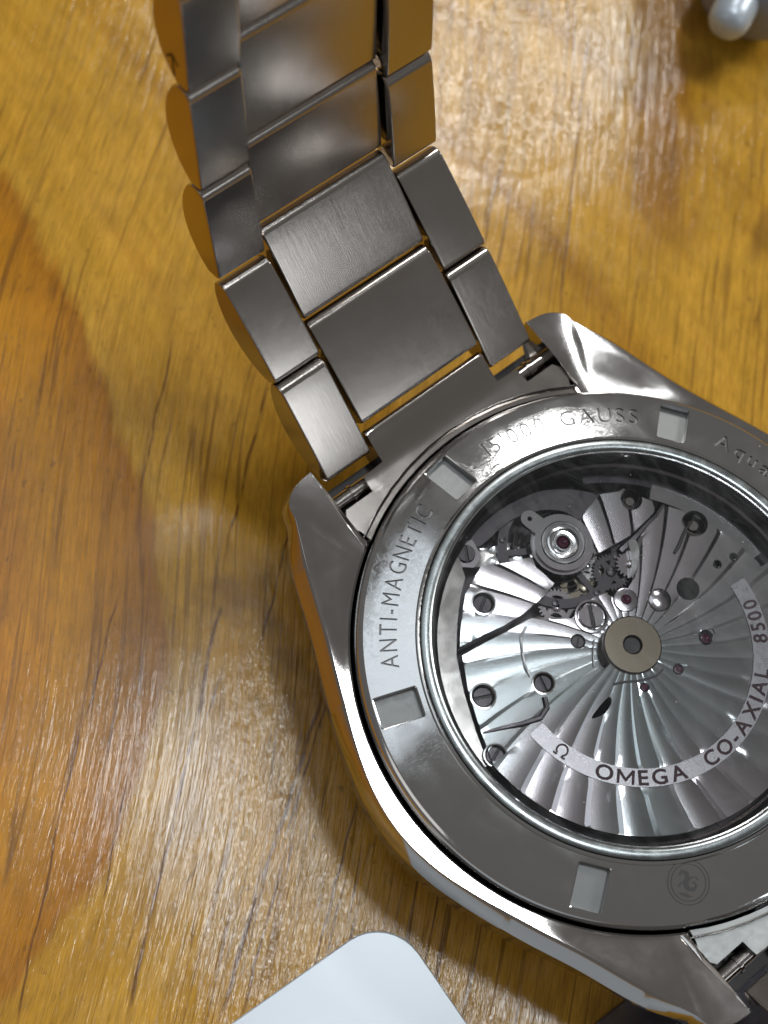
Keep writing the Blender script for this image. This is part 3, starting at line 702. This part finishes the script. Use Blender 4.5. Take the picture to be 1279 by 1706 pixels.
# omega sign
om = []
ac = math.radians(-163.6); cxo, cyo = 8.92 * math.cos(ac), 8.92 * math.sin(ac)
def oloc(x, y):   # x along the band (counter-clockwise), y towards the rotor centre
    return (cxo - x * math.sin(ac) - y * math.cos(ac), cyo + x * math.cos(ac) - y * math.sin(ac))
pts = [(-.46, -.42), (-.18, -.42)] + [(.36 * math.cos(math.radians(t)), .08 + .36 * math.sin(math.radians(t))) for t in range(-118, -423, -18)][:0]
def flat_strip(G, pts, wd, z):
    v = []; f = []
    for i, p in enumerate(pts):
        q0 = pts[max(i - 1, 0)]; q1 = pts[min(i + 1, len(pts) - 1)]; dx, dy = q1[0] - q0[0], q1[1] - q0[1]; l = math.hypot(dx, dy) or 1
        for s in (-1, 1): v.append((p[0] - s * dy / l * wd / 2, p[1] + s * dx / l * wd / 2, z))
    G.add(v, [(2 * i, 2 * i + 1, 2 * i + 3, 2 * i + 2) for i in range(len(pts) - 1)])
flat_strip(G, [oloc(.37 * math.cos(math.radians(t)), .06 + .38 * math.sin(math.radians(t))) for t in range(-62, 243, 12)], .13, -.908)
for s in (-1, 1): flat_strip(G, [oloc(s * .15, -.36), oloc(s * .46, -.36)], .13, -.905)
G.make("rotor_lettering", ink, mov, smooth=0)
G = Geo(); flat_strip(G, [(-2.79, -1.25), (-2.4, -1.42), (-1.99, -1.64), (-1.4, -2.02), (-.84, -2.3), (.01, -2.58), (.6, -2.5)], .14, -.93); G.make("rotor_groove", groove, mov, smooth=0)
G = Geo(); G.lathe([(2.02, -1.2), (2.0, -.86), (1.92, -.80), (1.7, -.80), (.68, -.80), (.62, -.86), (.62, -1.3)], 64); G.make("rotor_hub", hub_gold, mov)
G = Geo(); G.lathe([(.62, -1.1), (.55, -1.0), (.001, -1.0)], 32); G.make("hub_axle", groove, mov)
jewel(4.4, -2.66, .36, -1.05); jewel(1.45, -3.12, .30, -1.05); jewel(-1.25, -2.67, .26, -1.05)
G = Geo(); G.tube([(4.9, -2.2, -.95), (5.3, -2.45, -.95), (5.2, -2.8, -.95), (4.7, -3.0, -.95)], .06, 6); G.make("jewel_slot", steel_bright, mov)

# ------------------------------------------------------------------ bracelet
def link_profile(L_, T=3.0, r0=.34, r=.72, k=5):
    """side view in (s, t): t = 0 is the face towards the wrist, back is bowed; returns a closed list"""
    p = []
    for i in range(k + 1):
        a = PI - (PI / 2) * i / k; p.append((r0 + r0 * math.cos(a), -r0 + r0 * math.sin(a)))
    for i in range(1, 6):                                    # the face itself is very slightly crowned
        q = i / 6; p.append((r0 + (L_ - r - r0) * q, .05 * (1 - (2 * q - 1) ** 2)))
    for i in range(k + 1):
        a = PI / 2 - (PI / 2) * i / k; p.append((L_ - r + r * math.cos(a), -r + r * math.sin(a)))
    for i in range(0, 13):
        t = i / 12; p.append((L_ * (1 - t), -1.15 - (T - 1.15) * (1 - (2 * t - 1) ** 2) ** .75))
    return p
def make_link(name, p0, p1, x0, x1, parent, sgn=1, gap=.07, T=3.0):
    (ya, za), (yb, zb_) = p0, p1
    ty, tz = yb - ya, zb_ - za; l = math.hypot(ty, tz); ty /= l; tz /= l
    ny, nz = -tz, ty
    prof = link_profile(l - 2 * gap, T)
    cs = sum(p[0] for p in prof) / len(prof); ct = sum(p[1] for p in prof) / len(prof)
    G = Geo(); v = []; f = []; k = len(prof); e = .13
    Ls = l - 2 * gap
    for x, ins in ((x0, e), (x0 + e * .35, e * .35), (x0 + e, 0), (x1 - e, 0), (x1 - e * .35, e * .35), (x1, e)):
        for s, t in prof:
            ss = s + (ins if s < cs else -ins) * min(1, abs(s - cs) / (Ls * .5)); tt = t + (ins if t < ct else -ins) * min(1, abs(t - ct) / 1.0)
            v.append((x, sgn * (ya + ty * (ss + gap) + ny * tt), za + tz * (ss + gap) + nz * tt))
    for j in range(5):
        for i in range(k): f.append((j * k + i, j * k + (i + 1) % k, (j + 1) * k + (i + 1) % k, (j + 1) * k + i))
    f += [tuple(range(k)), tuple(range(5 * k, 6 * k))]
    side = [0] * (5 * k) + [1, 1]
    G.v = v; G.f = f; G.m = side
    return G.make(name, steel_brush, parent, smooth=30, mats=[steel_brush, steel_side], wn=True)
OUT = [(21.06, -1.27), (27.42, 3.33), (34.0, 7.5), (36.45, 15.1), (38.25, 23.35), (39.5, 31.2), (40.0, 39.2)]
CEN = [(22.62, .28), (29.65, 4.5), (35.28, 8.85), (37.45, 16.15), (39.2, 24.9), (39.9, 33.6)]
for i in range(len(OUT) - 1):
    for x0, x1 in ((-9.2, -5.42), (5.42, 9.2)):
        lk = make_link("outer_link", OUT[i], OUT[i + 1], x0, x1, watch)
        if i == 4 and x0 < 0:
            # engraved removal arrow on the side of this link
            G = Geo(); (ya, za), (yb, zb_) = OUT[4], OUT[5]; l = math.hypot(yb - ya, zb_ - za); ty, tz = (yb - ya) / l, (zb_ - za) / l; ny, nz = -tz, ty
            def sp(s, t): return (-9.215, ya + ty * s + ny * t, za + tz * s + nz * t)
            def bar(a, b, wd=.16):
                d = Vector((b[0] - a[0], b[1] - a[1])).normalized(); q = Vector((-d.y, d.x)) * wd / 2
                G.add([sp(a[0] + q.x, a[1] + q.y), sp(b[0] + q.x, b[1] + q.y), sp(b[0] - q.x, b[1] - q.y), sp(a[0] - q.x, a[1] - q.y)], [(0, 1, 2, 3)])
            bar((.5, -1.3), (2.3, -1.3)); bar((2.3, -1.3), (1.7, -.8)); bar((2.3, -1.3), (1.7, -1.9))
            part_base(lk, watch); G.make("engraved_arrow", groove, lk, smooth=0)
for i in range(len(CEN) - 1): make_link("centre_link", CEN[i], CEN[i + 1], -5.2, 5.2, watch)
for i in range(2):                                                     # six o'clock half, mostly outside the picture
    for x0, x1 in ((-9.2, -5.42), (5.42, 9.2)): make_link("outer_link", OUT[i], OUT[i + 1], x0, x1, watch, -1)
    make_link("centre_link", CEN[i], CEN[i + 1], -5.2, 5.2, watch, -1)
# end links with stepped cut-outs, spring bars in the pockets
def end_link(sgn, m):
    half = [(5.2, 22.56), (5.2, 20.2), (6.95, 20.1), (7.05, 18.95), (9.35, 18.95), (9.72, 18.45), (9.72, 17.6), (9.45, 17.1), (9.3, 16.3)]
    outl = half + [(18.8 * math.cos(math.radians(a)), 18.8 * math.sin(math.radians(a))) for a in range(62, 119, 3)] + [(-x, y) for x, y in reversed(half)]
    def z(x, y):
        y = abs(y); t = max(0, y - 19.6)
        zz = -1.62 + .04 * max(0, y - 17) + .20 * t + .075 * t * t
        e = max(0, y - 22.05); return zz - e * e * 1.9
    pts = [[(-10 + .5 * i, yy) for i in range(41)] for yy in (17, 18, 19.4, 20, 20.6, 21.2, 21.7, 21.95, 22.15, 22.3, 22.4, 22.48)]
    G = Geo(); G0 = Geo(); region(G0, outl, [], pts, z, 2.6, .4, margin=.04)
    G.add([(x, sgn * y, zz) for x, y, zz in G0.v], G0.f)
    # barrel under the tongue
    return G.make("end_link", m, watch, smooth=32)
for sgn, m in ((1, steel_end), (-1, steel_blast)):
    end_link(sgn, m)
    for s in (-1, 1):
        G = Geo(); G.tube([(s * 5.5, sgn * 19.85, -2.5), (s * 9.75, sgn * 19.85, -2.5)], .55, 16); G.tube([(s * 7.9, sgn * 19.85, -2.5), (s * 8.15, sgn * 19.85, -2.5)], .66, 16); G.make("spring_bar", steel_side, watch)
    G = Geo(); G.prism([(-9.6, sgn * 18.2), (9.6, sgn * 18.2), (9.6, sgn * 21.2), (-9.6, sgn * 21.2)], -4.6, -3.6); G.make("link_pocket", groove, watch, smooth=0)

# ------------------------------------------------------------------ card, plate, tool
def card(name, label, cat, corner, ang, w_, h_, r, th, m, z0, hand=1):
    """rounded card; corner is its rounded corner point, sides leave at ang and ang - 90 degrees"""
    a = math.radians(ang); ux, uy = math.cos(a), math.sin(a); vx, vy = hand * uy, -hand * ux
    p = []
    for (cx, cy, st) in ((r, r, 180), (w_ - r, r, 270), (w_ - r, h_ - r, 0), (r, h_ - r, 90)):
        for i in range(9):
            t = math.radians(st + 90 * i / 8); p.append((cx + r * math.cos(t), cy + r * math.sin(t)))
    pts = [(x * ux + y * vx, x * uy + y * vy) for x, y in p]
    G = Geo(); k = len(pts); c0 = (sum(q[0] for q in pts) / k, sum(q[1] for q in pts) / k)
    ins = [(c0[0] + (q[0] - c0[0]) * (1 - .08 / (w_ / 2)), c0[1] + (q[1] - c0[1]) * (1 - .08 / (h_ / 2))) for q in pts]
    lv = [(ins, 0), (pts, .08), (pts, th - .08), (ins, th)]
    vs = []; fs = []
    for q, z in lv: vs += [(x, y, z) for x, y in q]
    for j in range(3):
        for i in range(k): fs.append((j * k + i, j * k + (i + 1) % k, (j + 1) * k + (i + 1) % k, (j + 1) * k + i))
    fs += [tuple(range(k))[::-1], tuple(range(3 * k, 4 * k))]
    G.add(vs, fs); o = G.make(name, m, None, smooth=0); o.location = (corner[0] * MM, corner[1] * MM, z0 * MM)
    o['label'] = label; o['category'] = cat; return o
card("silver_card", "shiny silver white card with a rounded corner lying on the wood at the bottom edge", "card", (-21.6, -3.3), 176.5, 54, 86, 3.4, .45, card_m, ZT + .02, -1)
card("metal_plate", "dark grey metal plate on the wood partly under the lower left lug of the watch", "plate", (-15.5, -17.7), -3, 40, 40, .5, 1.2, plate_m, ZT + .02)
# rounded silver tool nose, far corner
tool = thing("metal_tool", "out of focus silver grey metal tool with a round pale tip in the far corner", "tool", (60, 41, ZT))
def rod(name, a, b, prof, m, seg=40):
    a = Vector(a); b = Vector(b); d = (b - a).normalized(); u = d.cross(Vector((0, 0, 1))).normalized(); w_ = d.cross(u)
    v = []; f = []
    for s, r in prof:
        for i in range(seg):
            t = 2 * PI * i / seg; v.append(a + d * s + r * (math.cos(t) * u + math.sin(t) * w_))
    for j in range(len(prof) - 1):
        for i in range(seg): f.append((j * seg + i, j * seg + (i + 1) % seg, (j + 1) * seg + (i + 1) % seg, (j + 1) * seg + i))
    f.append(tuple(range(seg))); f.append(tuple(range((len(prof) - 1) * seg, len(prof) * seg)))
    return build(name, v, f, m, tool, 40)
rod("handle", (46.2, 35.2, ZT + 5), (89.4, 54.5, ZT + 5), ((0, 1.6), (.3, 2.8), (1.2, 4.0), (2.6, 4.75), (4.5, 5), (20, 5), (60, 5)), tool_m)
rod("tip", (42.9, 34.4, ZT + 6.2), (86.1, 53.7, ZT + 5.6), ((0, .3), (.15, .9), (.5, 1.4), (1.0, 1.65), (1.8, 1.75), (6, 1.75)), tip_m)

# dust settled on the case back
D = Geo(); rd = random.Random(5)
for i in range(46):
    a = rd.uniform(0, 2 * PI); r_ = rd.uniform(2, 18); x, y = r_ * math.cos(a), r_ * math.sin(a)
    if 13.5 < r_ < 15: continue
    z = -.05 if r_ < 13.5 else zring(x, y); q = rd.choice((.018, .025, .03, .045)); t = rd.uniform(0, PI); e = rd.uniform(1, 2.2)
    ux, uy = math.cos(t) * q * e, math.sin(t) * q * e; vx, vy = -math.sin(t) * q, math.cos(t) * q
    D.add([(x + ux, y + uy, z + q * .5), (x + vx, y + vy, z + q * .5), (x - ux, y - uy, z + q * .5), (x - vx, y - vy, z + q * .5), (x, y, z + q), (x, y, z)], [(0, 1, 4), (1, 2, 4), (2, 3, 4), (3, 0, 4), (1, 0, 5), (2, 1, 5), (3, 2, 5), (0, 3, 5)])
dust = D.make("dust", plain("dust_grey", (.45, .44, .42), .8), None, smooth=0); dust['kind'] = 'stuff'
